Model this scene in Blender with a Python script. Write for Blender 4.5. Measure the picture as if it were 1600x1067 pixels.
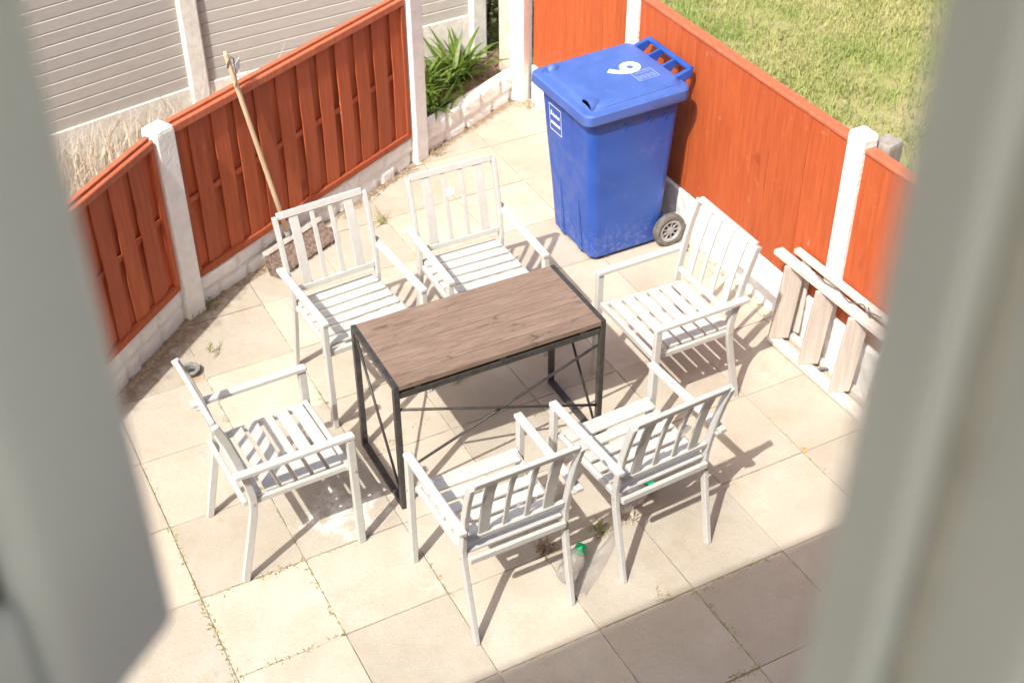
import bpy, bmesh, math, random
import numpy as np
from mathutils import Vector, Matrix
random.seed(7); RNG = np.random.default_rng(7)
for o in list(bpy.data.objects): bpy.data.objects.remove(o)
SC = bpy.context.scene; COL = SC.collection

# ------------------------------------------------------------------ camera
RIGHT = Vector((0.88404, -0.46740, -0.00276)); FWD = Vector((0.36592, 0.69575, -0.61809))
DOWN = FWD.cross(RIGHT).normalized(); CAM = Vector((-0.58634, -4.83835, 4.29884)); FPX = 2088.52
cd = bpy.data.cameras.new('camera'); cam = bpy.data.objects.new('camera', cd); COL.objects.link(cam)
m = Matrix((RIGHT, -DOWN, -FWD)).transposed().to_4x4(); m.translation = CAM; cam.matrix_world = m
cd.sensor_width = 36; cd.lens = 36 * FPX / 1600; cd.clip_start = .02; cd.clip_end = 2000
cd.dof.use_dof = True; cd.dof.focus_distance = 6.0; cd.dof.aperture_fstop = 4.6
SC.camera = cam
# ------------------------------------------------------------------ sky, sun, exposure
SUNV = Vector((-.694, -.452, 1.0)).normalized()         # towards the sun
w = bpy.data.worlds.new('World'); SC.world = w; w.use_nodes = True
nt = w.node_tree; bg = nt.nodes['Background']; sky = nt.nodes.new('ShaderNodeTexSky'); sky.sky_type = 'NISHITA'
sky.sun_disc = False; sky.sun_elevation = math.asin(SUNV.z)
sky.sun_rotation = math.atan2(SUNV.x, SUNV.y); sky.air_density = .6; sky.dust_density = 5.0; sky.ozone_density = .3
nt.links.new(sky.outputs[0], bg.inputs[0]); bg.inputs[1].default_value = .118
sd = bpy.data.lights.new('sun', 'SUN'); sun = bpy.data.objects.new('sun', sd); COL.objects.link(sun)
sd.energy = 2.65; sd.angle = math.radians(.53); sd.color = (1, .955, .88)
sun.rotation_euler = (-SUNV).to_track_quat('-Z', 'Y').to_euler()
vs = SC.view_settings; vs.view_transform = 'Standard'; vs.look = 'None'; vs.gamma = 1; vs.use_curve_mapping = False
vs.exposure = 1.1

# ------------------------------------------------------------------ helpers
def U(u, v, z=0.):                                     # photo pixel -> point at height z
    d = RIGHT * ((u - 800) / FPX) + DOWN * ((v - 533.5) / FPX) + FWD
    return CAM + d * ((z - CAM.z) / d.z)

def link(name, data, parent=None, loc=(0, 0, 0), rot=(0, 0, 0)):
    o = bpy.data.objects.new(name, data); COL.objects.link(o)
    o.location = loc; o.rotation_euler = rot
    if parent: o.parent = parent
    return o
def tag(o, label=None, cat=None, group=None, kind=None):
    for k, v in (('label', label), ('category', cat), ('group', group), ('kind', kind)):
        if v: o[k] = v
    return o
def thing(name, label, cat, loc=(0, 0, 0), rz=0, group=None):
    return tag(link(name, None, None, loc, (0, 0, rz)), label, cat, group)
def me(name, verts, faces, mat=None, smooth=False):
    d = bpy.data.meshes.new(name); d.from_pydata([tuple(v) for v in verts], [], faces); d.update()
    if mat: d.materials.append(mat)
    if smooth: d.polygons.foreach_set('use_smooth', [True] * len(d.polygons))
    return d
def bevelled(d, amt, seg=1):
    bm = bmesh.new(); bm.from_mesh(d)
    bmesh.ops.recalc_face_normals(bm, faces=bm.faces)
    es = [e for e in bm.edges if len(e.link_faces) == 2 and e.calc_face_angle(0) > .6]
    if amt: bmesh.ops.bevel(bm, geom=es, offset=amt, segments=seg, affect='EDGES', profile=.5, clamp_overlap=True)
    bm.to_mesh(d); bm.free(); d.update(); return d
CACHE = {}
BF = [(0, 3, 2, 1), (4, 5, 6, 7), (0, 1, 5, 4), (1, 2, 6, 5), (2, 3, 7, 6), (3, 0, 4, 7)]
def boxme(sx, sy, sz, mat, bev=.002):
    k = (round(sx, 4), round(sy, 4), round(sz, 4), mat.name, bev)
    if k not in CACHE:
        a, b, c = sx / 2, sy / 2, sz / 2
        v = [(-a, -b, -c), (a, -b, -c), (a, b, -c), (-a, b, -c), (-a, -b, c), (a, -b, c), (a, b, c), (-a, b, c)]
        CACHE[k] = bevelled(me('block', v, BF, mat), bev)
    return CACHE[k]
def box(name, size, loc, mat, parent=None, bev=.002, rot=(0, 0, 0)):
    return link(name, boxme(*size, mat, bev), parent, loc, rot)
def beam(name, p, q, wd, ht, mat, parent=None, bev=.002, up=(0, 0, 1)):
    p, q = Vector(p), Vector(q); d = q - p; L = d.length; y = d.normalized()
    z = Vector(up); x = y.cross(z)
    if x.length < 1e-4: x = Vector((1, 0, 0))
    x.normalize(); z = x.cross(y)
    o = link(name, boxme(wd, L, ht, mat, bev), parent)
    mm = Matrix((x, y, z)).transposed().to_4x4(); mm.translation = (p + q) / 2
    o.matrix_local = mm; return o
def lathe(prof, n=28, axis='z'):
    v, f = [], []
    for r, z in prof:
        for i in range(n):
            a = 2 * math.pi * i / n; v.append((r * math.cos(a), r * math.sin(a), z))
    m_ = len(prof)
    for j in range(m_ - 1):
        for i in range(n): f.append((j * n + i, j * n + (i + 1) % n, (j + 1) * n + (i + 1) % n, (j + 1) * n + i))
    if prof[0][0] > 1e-6: f.append(tuple(reversed(range(n))))
    if prof[-1][0] > 1e-6: f.append(tuple(range((m_ - 1) * n, m_ * n)))
    if axis == 'y': v = [(x, z, y) for x, y, z in v]; f = [tuple(reversed(q)) for q in f]
    return v, f
def tube(path, r, n=10):
    v, f = [], []; P = [Vector(p) for p in path]
    for i, p in enumerate(P):
        t = (P[min(i + 1, len(P) - 1)] - P[max(i - 1, 0)]).normalized()
        a = t.orthogonal().normalized() if i == 0 else (a - t * a.dot(t)).normalized()
        b = t.cross(a); rr = r[i] if isinstance(r, (list, tuple)) else r
        for k in range(n):
            th = 2 * math.pi * k / n; v.append(p + (a * math.cos(th) + b * math.sin(th)) * rr)
    for j in range(len(P) - 1):
        for i in range(n): f.append((j * n + i, j * n + (i + 1) % n, (j + 1) * n + (i + 1) % n, (j + 1) * n + i))
    f.append(tuple(reversed(range(n)))); f.append(tuple(range((len(P) - 1) * n, len(P) * n)))
    return v, f
def sweep(path, sx, st):                               # rectangular tube along a path in the yz plane
    v, f = [], []; P = [Vector(p) for p in path]; n = len(P)
    for i, p in enumerate(P):
        t = P[min(i + 1, n - 1)] - P[max(i - 1, 0)]; t.x = 0; t.normalize(); nn = Vector((0, t.z, -t.y))
        for a, b in ((-1, -1), (1, -1), (1, 1), (-1, 1)): v.append(p + Vector((a * sx / 2, 0, 0)) + nn * (b * st / 2))
    for j in range(n - 1):
        for i in range(4): f.append((j * 4 + i, j * 4 + (i + 1) % 4, (j + 1) * 4 + (i + 1) % 4, (j + 1) * 4 + i))
    f.append((3, 2, 1, 0)); f.append(tuple(range((n - 1) * 4, n * 4))); return v, f
def rrect(x0, x1, y0, y1, r, z, n=5, zs=0.):
    pts = []
    for cx, cy, a0 in ((x1 - r, y1 - r, 0), (x0 + r, y1 - r, 90), (x0 + r, y0 + r, 180), (x1 - r, y0 + r, 270)):
        for k in range(n + 1):
            a = math.radians(a0 + 90 * k / n); x = cx + r * math.cos(a)
            pts.append((x, cy + r * math.sin(a), z + zs * (x - x0)))
    return pts
def loft(secs, cap0=True, cap1=True):
    n = len(secs[0]); v = [p for s in secs for p in s]; f = []
    for j in range(len(secs) - 1):
        for i in range(n): f.append((j * n + i, j * n + (i + 1) % n, (j + 1) * n + (i + 1) % n, (j + 1) * n + i))
    if cap0: f.append(tuple(reversed(range(n))))
    if cap1: f.append(tuple(range((len(secs) - 1) * n, len(secs) * n)))
    return v, f
def smooth_by_angle(d, ang=35):
    bm = bmesh.new(); bm.from_mesh(d); bmesh.ops.recalc_face_normals(bm, faces=bm.faces)
    for fc in bm.faces: fc.smooth = True
    for e in bm.edges:
        if len(e.link_faces) != 2 or e.calc_face_angle(0) > math.radians(ang): e.smooth = False
    bm.to_mesh(d); bm.free(); return d
def text_me(txt, size, mat, depth=.0015, fat=0.):
    c = bpy.data.curves.new('txt', 'FONT'); c.body = txt; c.size = size; c.extrude = depth; c.offset = fat
    c.align_x = 'CENTER'; c.align_y = 'CENTER'
    o = bpy.data.objects.new('txt', c); COL.objects.link(o); bpy.context.view_layer.update()
    d = bpy.data.meshes.new_from_object(o); bpy.data.objects.remove(o); d.materials.clear(); d.materials.append(mat); return d

# ------------------------------------------------------------------ materials
class N:
    def __init__(s, name, rough=.6, spec=.4):
        s.m = bpy.data.materials.new(name); s.m.use_nodes = True; s.t = s.m.node_tree; s.b = s.t.nodes['Principled BSDF']
        s.b.inputs['Roughness'].default_value = rough; s.b.inputs['Specular IOR Level'].default_value = spec
        s.tc = s.t.nodes.new('ShaderNodeTexCoord'); s.geo = s.t.nodes.new('ShaderNodeNewGeometry'); s.oi = s.t.nodes.new('ShaderNodeObjectInfo')
    def pos(s, scale=(1, 1, 1), obj=False, rnd=False):
        mp = s.t.nodes.new('ShaderNodeMapping'); mp.inputs['Scale'].default_value = scale
        s.t.links.new(s.tc.outputs['Object'] if obj else s.geo.outputs['Position'], mp.inputs[0])
        if rnd:
            mu = s.t.nodes.new('ShaderNodeMath'); mu.operation = 'MULTIPLY'; mu.inputs[1].default_value = 37.
            s.t.links.new(s.oi.outputs['Random'], mu.inputs[0]); s.t.links.new(mu.outputs[0], mp.inputs['Location'])
        return mp.outputs[0]
    def noise(s, vec, scale, detail=4, rough=.6, lo=.35, hi=.65, dist=0.):
        n = s.t.nodes.new('ShaderNodeTexNoise'); n.inputs['Scale'].default_value = scale; n.inputs['Detail'].default_value = detail
        n.inputs['Roughness'].default_value = rough; n.inputs['Distortion'].default_value = dist; s.t.links.new(vec, n.inputs['Vector'])
        return s.ramp(n.outputs['Fac'], lo, hi)
    def ramp(s, fac, lo, hi, a=0., b=1.):
        r = s.t.nodes.new('ShaderNodeMapRange'); r.inputs[1].default_value = lo; r.inputs[2].default_value = hi
        r.inputs[3].default_value = a; r.inputs[4].default_value = b; r.interpolation_type = 'SMOOTHSTEP'; s.t.links.new(fac, r.inputs[0]); return r.outputs[0]
    def mix(s, fac, a, b, mode='MIX'):
        n = s.t.nodes.new('ShaderNodeMix'); n.data_type = 'RGBA'; n.blend_type = mode
        for i, x in ((0, fac), (6, a), (7, b)):
            if isinstance(x, (int, float)): n.inputs[i].default_value = x
            elif isinstance(x, tuple): n.inputs[i].default_value = (*x, 1) if len(x) == 3 else x
            else: s.t.links.new(x, n.inputs[i])
        return n.outputs[2]
    def math(s, op, a, b=0.):
        n = s.t.nodes.new('ShaderNodeMath'); n.operation = op
        for i, x in ((0, a), (1, b)):
            if isinstance(x, (int, float)): n.inputs[i].default_value = x
            else: s.t.links.new(x, n.inputs[i])
        return n.outputs[0]
    def blob(s, cx, cy, r0, r1, wob=.5, scale=9.):     # stain with a shape of its own at a spot on the ground
        mp = s.t.nodes.new('ShaderNodeVectorMath'); mp.operation = 'DISTANCE'; s.t.links.new(s.geo.outputs['Position'], mp.inputs[0]); mp.inputs[1].default_value = (cx, cy, 0)
        n = s.noise(s.pos(), scale, 5, .65, .2, .8)
        d = s.math('ADD', mp.outputs['Value'], s.math('MULTIPLY', n, wob * r1)); return s.ramp(d, r0, r1, 1., 0.)
    def val(s, col, amt):                              # per-object brightness change
        f = s.ramp(s.oi.outputs['Random'], 0, 1, 1 - amt, 1 + amt)
        c = s.t.nodes.new('ShaderNodeCombineColor')
        for i in range(3): s.t.links.new(f, c.inputs[i])
        return s.mix(1., col, c.outputs[0], 'MULTIPLY')
    def col(s, c):
        if isinstance(c, tuple): s.b.inputs['Base Color'].default_value = (*c, 1)
        else: s.t.links.new(c, s.b.inputs['Base Color'])
        return s
    def bump(s, h, dist=.002, strength=.6):
        n = s.t.nodes.new('ShaderNodeBump'); n.inputs['Distance'].default_value = dist; n.inputs['Strength'].default_value = strength
        s.t.links.new(h, n.inputs['Height']); s.t.links.new(n.outputs[0], s.b.inputs['Normal']); return s

def mat_slab():
    n = N('paving_concrete', .88, .25); p = n.pos()
    c = n.mix(n.noise(p, 2.3, 6, .6, .3, .7), (.445, .402, .325), (.52, .482, .405))
    c = n.mix(n.math('MULTIPLY', n.noise(n.pos(rnd=True), 6., 6, .7, .45, .8), .55), c, (.40, .325, .235))
    c = n.mix(n.math('MULTIPLY', n.noise(p, 160, 2, .5, .5, .75), .30), c, (.33, .25, .18))
    c = n.mix(n.math('MULTIPLY', n.noise(p, 14, 5, .7, .6, .85), .4), c, (.62, .55, .45))
    c = n.mix(n.math('MULTIPLY', n.noise(p, 5., 8, .75, .57, .72), .4), c, (.33, .27, .21))
    c = n.mix(n.math('MULTIPLY', n.noise(n.pos((1, 1, 1)), 1.1, 9, .72, .45, .75), .38), c, (.385, .315, .235))
    c = n.mix(n.math('MULTIPLY', n.noise(p, 38, 3, .6, .68, .76), .5), c, (.68, .63, .55))
    c = n.val(c, .09)
    a = U(535, 800); c = n.mix(n.math('MULTIPLY', n.blob(a.x, a.y, .12, .36, .9, 13.), .92), c, (.78, .76, .72))
    a = U(680, 915); c = n.mix(n.math('MULTIPLY', n.blob(a.x, a.y, .0, .16, 1.2, 24.), .6), c, (.74, .71, .66))
    a = U(1210, 590); c = n.mix(n.math('MULTIPLY', n.blob(a.x, a.y, .0, .22, 1.3, 14.), .5), c, (.72, .66, .60))
    a = U(300, 590); c = n.mix(n.math('MULTIPLY', n.blob(a.x, a.y, .04, .16, .9, 18.), .6), c, (.42, .22, .09))
    a = U(818, 160); c = n.mix(n.math('MULTIPLY', n.blob(a.x, a.y, .0, .22, 1., 12.), .8), c, (.60, .25, .08))
    a = U(1200, 575); c = n.mix(n.math('MULTIPLY', n.blob(a.x, a.y, .0, .28, 1., 8.), .5), c, (.52, .30, .17))
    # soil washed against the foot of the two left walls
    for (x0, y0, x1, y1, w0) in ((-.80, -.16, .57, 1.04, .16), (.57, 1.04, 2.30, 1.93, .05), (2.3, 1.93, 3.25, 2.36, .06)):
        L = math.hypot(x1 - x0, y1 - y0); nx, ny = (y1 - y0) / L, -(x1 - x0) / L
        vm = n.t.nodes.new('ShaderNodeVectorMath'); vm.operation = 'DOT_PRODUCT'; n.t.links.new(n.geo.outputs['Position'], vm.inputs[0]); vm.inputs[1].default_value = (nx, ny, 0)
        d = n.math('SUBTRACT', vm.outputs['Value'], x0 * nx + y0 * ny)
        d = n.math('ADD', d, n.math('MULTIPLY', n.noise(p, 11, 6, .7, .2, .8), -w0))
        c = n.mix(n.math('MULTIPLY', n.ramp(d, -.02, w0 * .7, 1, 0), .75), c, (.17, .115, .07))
    h = n.math('ADD', n.noise(p, 210, 3, .6, .3, .7), n.math('MULTIPLY', n.noise(p, 18, 5, .6, .2, .8), 2.))
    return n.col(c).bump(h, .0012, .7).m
def mat_paint(name, a, b, rough=.5, sc=30, grain=(1, 1, 1), bump=.0006, dirt=None, rnd=.0, spec=.4, dirtlo=.62):
    n = N(name, rough, spec); p = n.pos(grain, obj=True, rnd=True)
    c = n.mix(n.noise(p, sc, 5, .6), a, b)
    if dirt: c = n.mix(n.math('MULTIPLY', n.noise(n.pos(rnd=True), 9, 7, .72, dirtlo, dirtlo + .16), .6), c, dirt)
    if rnd: c = n.val(c, rnd)
    return n.col(c).bump(n.noise(p, sc * 4, 4, .6), bump).m
def mat_stainwood(name, a, b, dark, rough=.6, rnd=.1, wear=None):
    n = N(name, rough, .3); p = n.pos((9, 9, .7), obj=True, rnd=True)
    c = n.mix(n.noise(p, 5, 6, .6, .3, .7), a, b)
    c = n.mix(n.math('MULTIPLY', n.noise(p, 22, 3, .6, .58, .75), .45), c, dark)
    k = n.noise(n.pos((1, 1, .55), obj=True, rnd=True), 7, 2, .5, .70, .76); c = n.mix(n.math('MULTIPLY', k, .6), c, dark)
    if wear: c = n.mix(n.math('MULTIPLY', n.noise(n.pos(), 11, 6, .7, .61, .74), .5), c, wear)
    c = n.val(c, rnd)
    return n.col(c).bump(n.noise(p, 24, 4, .6), .0012, .7).m
def mat_tablewood():
    n = N('table_wood', .5, .35); p = n.pos((1.6, 24, 24), obj=True, rnd=True)
    c = n.mix(n.noise(p, 4, 7, .65, .3, .7, .6), (.165, .112, .082), (.27, .195, .148))
    c = n.mix(n.math('MULTIPLY', n.noise(p, 16, 6, .65, .52, .72, .4), .55), c, (.12, .075, .055))
    k = n.noise(n.pos((3.5, 9., 9.), obj=True, rnd=True), 2.2, 4, .6, .60, .74, 1.2); c = n.mix(n.math('MULTIPLY', k, .8), c, (.07, .05, .042))
    c = n.mix(n.math('MULTIPLY', n.noise(n.pos((1, 3, 3)), 3.2, 4, .6, .5, .8), .35), c, (.32, .26, .215))
    return n.col(n.val(c, .06)).bump(n.noise(p, 20, 4, .6), .0006, .6).m
def mat_bin(name='bin_plastic', sheen=0.):
    n = N(name, .42, .5); p = n.pos(obj=False)
    c = n.mix(n.noise(p, 6, 5, .6, .3, .75), (.016 + sheen, .074 + sheen, .37), (.028 + sheen, .098 + sheen, .43))
    c = n.mix(n.math('MULTIPLY', n.noise(p, 7, 7, .72, .52, .80), .35), c, (.17, .21, .47))
    sp = n.t.nodes.new('ShaderNodeSeparateXYZ'); n.t.links.new(n.geo.outputs['Position'], sp.inputs[0])
    mud = n.math('MULTIPLY', n.ramp(sp.outputs[2], .02, .32, 1, 0), n.noise(p, 45, 5, .7, .45, .7))
    c = n.mix(n.math('MULTIPLY', mud, .32), c, (.42, .40, .45))
    n.t.links.new(n.ramp(n.noise(p, 12, 5, .6, .3, .7), 0, 1, .32, .55), n.b.inputs['Roughness'])
    return n.col(c).bump(n.noise(p, 300, 2, .5), .0004, .4).m
def mat_simple(name, c, rough=.6, metal=0., spec=.4, var=.15):
    n = N(name, rough, spec); n.b.inputs['Metallic'].default_value = metal
    k = n.mix(n.noise(n.pos(), 25, 5, .6), tuple(x * (1 - var) for x in c), tuple(min(1, x * (1 + var)) for x in c))
    return n.col(k).bump(n.noise(n.pos(), 120, 3, .6), .0005, .5).m
def mat_leaf(name, a, b, scale=3., trans=.25, rough=.6):
    n = N(name, rough, .3); c = n.mix(n.noise(n.pos(), scale, 6, .65, .35, .65), a, b); c = n.mix(n.math('MULTIPLY', n.noise(n.pos(), 60, 2, .5), .5), c, tuple(x * .62 for x in a)); n.col(c)
    tr = n.t.nodes.new('ShaderNodeBsdfTranslucent'); n.t.links.new(c, tr.inputs[0]); mx = n.t.nodes.new('ShaderNodeMixShader'); mx.inputs[0].default_value = trans
    n.t.links.new(n.b.outputs[0], mx.inputs[1]); n.t.links.new(tr.outputs[0], mx.inputs[2]); n.t.links.new(mx.outputs[0], n.t.nodes['Material Output'].inputs[0]); return n.m
def mat_clear(name, tint, glossy, rough=.08, milky=0.):
    m_ = bpy.data.materials.new(name); m_.use_nodes = True; t = m_.node_tree; t.nodes.clear()
    o = t.nodes.new('ShaderNodeOutputMaterial'); tr = t.nodes.new('ShaderNodeBsdfTransparent'); gl = t.nodes.new('ShaderNodeBsdfGlossy'); mx = t.nodes.new('ShaderNodeMixShader')
    fr = t.nodes.new('ShaderNodeLayerWeight'); fr.inputs[0].default_value = glossy
    nz = t.nodes.new('ShaderNodeTexNoise'); nz.inputs['Scale'].default_value = 35; bp = t.nodes.new('ShaderNodeBump'); bp.inputs['Distance'].default_value = .006; bp.inputs['Strength'].default_value = .5
    t.links.new(nz.outputs[0], bp.inputs['Height']); t.links.new(bp.outputs[0], gl.inputs['Normal'])
    tr.inputs[0].default_value = (*tint, 1); gl.inputs['Roughness'].default_value = rough
    t.links.new(fr.outputs['Facing'], mx.inputs[0]); t.links.new(tr.outputs[0], mx.inputs[1]); t.links.new(gl.outputs[0], mx.inputs[2]); t.links.new(mx.outputs[0], o.inputs[0])
    if milky:
        df = t.nodes.new('ShaderNodeBsdfDiffuse'); df.inputs[0].default_value = (.8, .78, .77, 1); m2 = t.nodes.new('ShaderNodeMixShader'); m2.inputs[0].default_value = milky
        t.links.new(mx.outputs[0], m2.inputs[1]); t.links.new(df.outputs[0], m2.inputs[2]); t.links.new(m2.outputs[0], o.inputs[0])
    return m_

M = dict(
    slab=mat_slab(),
    sand=mat_simple('joint_sand', (.40, .335, .255), .95, var=.4),
    soil=mat_simple('soil', (.16, .105, .065), .95, var=.4),
    white=mat_paint('white_masonry_paint', (.76, .755, .73), (.83, .825, .80), .8, 14, bump=.003, dirt=(.52, .46, .39), spec=.2, dirtlo=.70),
    tan=mat_paint('weathered_concrete', (.50, .44, .35), (.62, .57, .49), .9, 20, bump=.002, dirt=(.40, .29, .18), spec=.2),
    conc=mat_paint('pale_concrete', (.62, .60, .55), (.72, .70, .65), .9, 24, bump=.002, dirt=(.38, .34, .27), spec=.2),
    oldgrey=mat_stainwood('grey_weathered_timber', (.30, .27, .23), (.40, .37, .33), (.2, .17, .14), .9, .03),
    greyc=mat_paint('grey_concrete', (.20, .20, .20), (.28, .28, .27), .85, 30, bump=.002, dirt=(.33, .28, .22)),
    grey=mat_paint('grey_composite', (.44, .425, .395), (.48, .465, .435), .6, 12, (1, 8, 8), .0005, rnd=.03),
    red=mat_stainwood('red_stained_slats', (.37, .082, .030), (.46, .110, .042), (.20, .042, .020), .62, .12),
    orange=mat_stainwood('orange_stained_boards', (.40, .078, .022), (.485, .108, .032), (.29, .05, .017), .6, .05, wear=(.62, .27, .15)),
    redcap=mat_stainwood('faded_red_cap', (.45, .12, .055), (.53, .165, .085), (.32, .075, .04), .65, .05),
    chair=mat_paint('cream_powder_coat', (.475, .475, .45), (.51, .51, .485), .42, 40, bump=.0003, rnd=.02, dirt=(.37, .33, .27), dirtlo=.74),
    table=mat_tablewood(),
    black=mat_paint('black_steel', (.036, .033, .032), (.058, .053, .05), .42, 30, bump=.0003, dirt=(.16, .12, .09)),
    bin=mat_bin(),
    binlid=mat_bin('lid_plastic_sheen_tint', .04),  # lighter blue puts the lid's sky and sun reflection into its colour
    decal=mat_simple('white_print', (.80, .80, .78), .5, var=.04),
    faint=mat_simple('faint_white_print', (.40, .47, .70), .5, var=.1),
    tyre=mat_simple('grey_rubber', (.13, .12, .11), .8, var=.25),
    rim=mat_simple('grey_plastic_rim', (.34, .34, .34), .45, .2),
    oldwood=mat_stainwood('weathered_painted_wood', (.52, .46, .41), (.66, .61, .56), (.33, .26, .21), .85, .08),
    treadw=mat_stainwood('pinkish_worn_tread', (.50, .44, .39), (.60, .54, .48), (.38, .31, .26), .88, .05),
    handle=mat_stainwood('pale_broom_wood', (.58, .42, .26), (.68, .52, .35), (.42, .28, .16), .6, .02),
    bristle=mat_paint('brown_bristle', (.17, .115, .09), (.36, .27, .22), .9, 60, rnd=.1),
    rope=mat_simple('dark_cord', (.13, .13, .135), .8),
    green=mat_simple('green_cap', (.0, .46, .19), .4, var=.1),
    film=mat_clear('clear_plastic', (.93, .92, .91), .30, .15, .16),
    glass=mat_clear('window_glass', (.42, .36, .32), .35, .02),
    upvc=mat_paint('white_upvc', (.80, .84, .845), (.83, .87, .875), .35, 6, bump=.0001),
    gasket=mat_simple('black_gasket_and_shade', (.045, .04, .036), .6),  # also colours the discs painting shade in the wheels and the pipe
    brick=mat_simple('house_brick', (.36, .19, .12), .9, var=.2),
    roof=mat_simple('roof_tile', (.16, .10, .08), .8, var=.2),
    plaster=mat_simple('room_plaster', (.70, .72, .72), .9, var=.03),
    lawn=mat_leaf('lawn_earth', (.26, .27, .09), (.38, .33, .18), 1.6, .0, .95),
    grass=mat_leaf('grass_blades', (.31, .42, .105), (.58, .55, .25), 1.1, .35),
    straw=mat_leaf('dry_straw', (.62, .52, .40), (.74, .66, .55), 9, .3),
    leaf=mat_leaf('strap_leaf', (.10, .19, .03), (.22, .31, .06), 9, .35, .4),
    ivy=mat_leaf('hedge_leaf', (.05, .09, .02), (.25, .18, .10), 14, .25),
    moss=mat_leaf('joint_moss', (.27, .29, .11), (.42, .37, .18), 20, .2),
    litter=mat_leaf('dry_litter', (.30, .21, .13), (.50, .40, .28), 30, .1),
    rust=mat_simple('orange_leaf', (.50, .27, .12), .8, var=.25),
    paper=mat_simple('white_paper', (.78, .78, .80), .7, var=.03),
    peel=mat_simple('plastic_film_scrap', (.66, .64, .60), .5, var=.05),
)

# ------------------------------------------------------------------ setting: ground, patio
S = .462; SL = .4575
GX, GY = 0.0, 0.0
g = me('ground', [(-60, -60, -.06), (60, -60, -.06), (60, 60, -.06), (-60, 60, -.06)], [(0, 1, 2, 3)], M['lawn'])
tag(link('ground', g), kind='structure')
A0 = Vector((-1.10, -.42)); A1 = Vector((.56, 1.03)); A2 = Vector((2.30, 1.93)); A3 = Vector((3.28, 2.40)); FX = 3.31
def halfplanes():
    hp = []
    for a, b in ((A0, A1), (A1, A2), (A2, A3)):
        d = (b - a).normalized(); nrm = Vector((d.y, -d.x)); hp.append((nrm, nrm.dot(a)))
    hp.append((Vector((-1, 0)), -FX)); hp.append((Vector((0, 1)), -4.56)); hp.append((Vector((1, 0)), -4.2)); return hp
HP = halfplanes()
def clip(poly):
    for nrm, c in HP:
        out = []
        for i in range(len(poly)):
            p, q = poly[i], poly[(i + 1) % len(poly)]; dp, dq = nrm.dot(p) - c, nrm.dot(q) - c
            if dp >= 0: out.append(p)
            if (dp >= 0) != (dq >= 0): out.append(p + (q - p) * (dp / (dp - dq)))
        poly = out
        if len(poly) < 3: return []
    return poly
big = clip([Vector((-9, -9)), Vector((9, -9)), Vector((9, 9)), Vector((-9, 9))])
patio = me('patio', [(p.x, p.y, -.006) for p in big] + [(p.x, p.y, -.055) for p in big],
           [tuple(range(len(big)))] + [(i, i + len(big), (i + 1) % len(big) + len(big), (i + 1) % len(big)) for i in range(len(big))], M['sand'])
bevelled(patio, 0); patio = tag(link('patio', patio), kind='structure')
full = None
for c in range(-10, 8):
    for r in range(-6, 11):
        x0, y1 = c * S, -r * S; x1, y0 = x0 + S, y1 - S; gp = (S - SL) / 2
        q = [Vector((x0 + gp, y0 + gp)), Vector((x1 - gp, y0 + gp)), Vector((x1 - gp, y1 - gp)), Vector((x0 + gp, y1 - gp))]
        k = clip(q)
        if len(k) < 3: continue
        cx = Vector((x0 + S / 2, y0 + S / 2)); ar = sum(a.x * b.y - a.y * b.x for a, b in zip(k, k[1:] + k[:1])) / 2
        if ar < .004: continue
        rr = random.Random(c * 100 + r); tilt = (rr.uniform(-.005, .005), rr.uniform(-.005, .005), rr.uniform(-.004, .004)); dz = rr.uniform(-.0025, .0025)
        def slabmesh(pl):
            n_ = len(pl); v = [(p.x - cx.x, p.y - cx.y, 0) for p in pl] + [(p.x - cx.x, p.y - cx.y, -.010) for p in pl]
            return bevelled(me('slab', v, [tuple(range(n_)), tuple(reversed(range(n_, 2 * n_)))] + [(i, i + n_, (i + 1) % n_ + n_, (i + 1) % n_) for i in range(n_)], M['slab']), .002, 2)
        if abs(ar - SL * SL) < 1e-4:
            if full is None: full = slabmesh(q)
            d = full
        else: d = slabmesh(k)
        link('slab', d, patio, (cx.x, cx.y, dz), tilt)

# ------------------------------------------------------------------ house (behind and above the viewer; throws the eaves shadow)
WY0, WY1 = -4.80, -4.56
house = thing('house', 'house that the view is taken from, its eaves shading the near paving', 'house', (0, 0, 0))
OX0, OX1, OZ0, OZ1 = -1.02, .62, 3.66, 4.98
for x0, x1, z0, z1 in ((-8, OX0, 0, 5.3), (OX1, 6, 0, 5.3), (OX0, OX1, 0, OZ0), (OX0, OX1, OZ1, 5.3)):
    box('wall', (x1 - x0 - .001, WY1 - WY0, z1 - z0 - .001), ((x0 + x1) / 2, (WY0 + WY1) / 2, (z0 + z1) / 2), M['brick'], house, 0)
rv = [(-8.2, -4.335, 5.36), (6.2, -4.335, 5.36), (6.2, -8.6, 7.9), (-8.2, -8.6, 7.9)]
link('roof', me('roof', rv + [(a, b, c + .12) for a, b, c in rv], BF, M['roof']), house)
v_, f_ = tube([(-8.2, -4.345, 5.42), (6.2, -4.345, 5.42)], .055, 10); link('gutter', me('gutter', v_, f_, M['black'], True), house)
box('ceiling', (14, 3.7, .08), (-1, -6.66, 5.26), M['plaster'], house, 0)
box('floor', (14, 3.7, .2), (-1, -6.66, 2.5), M['plaster'], house, 0)

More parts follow.
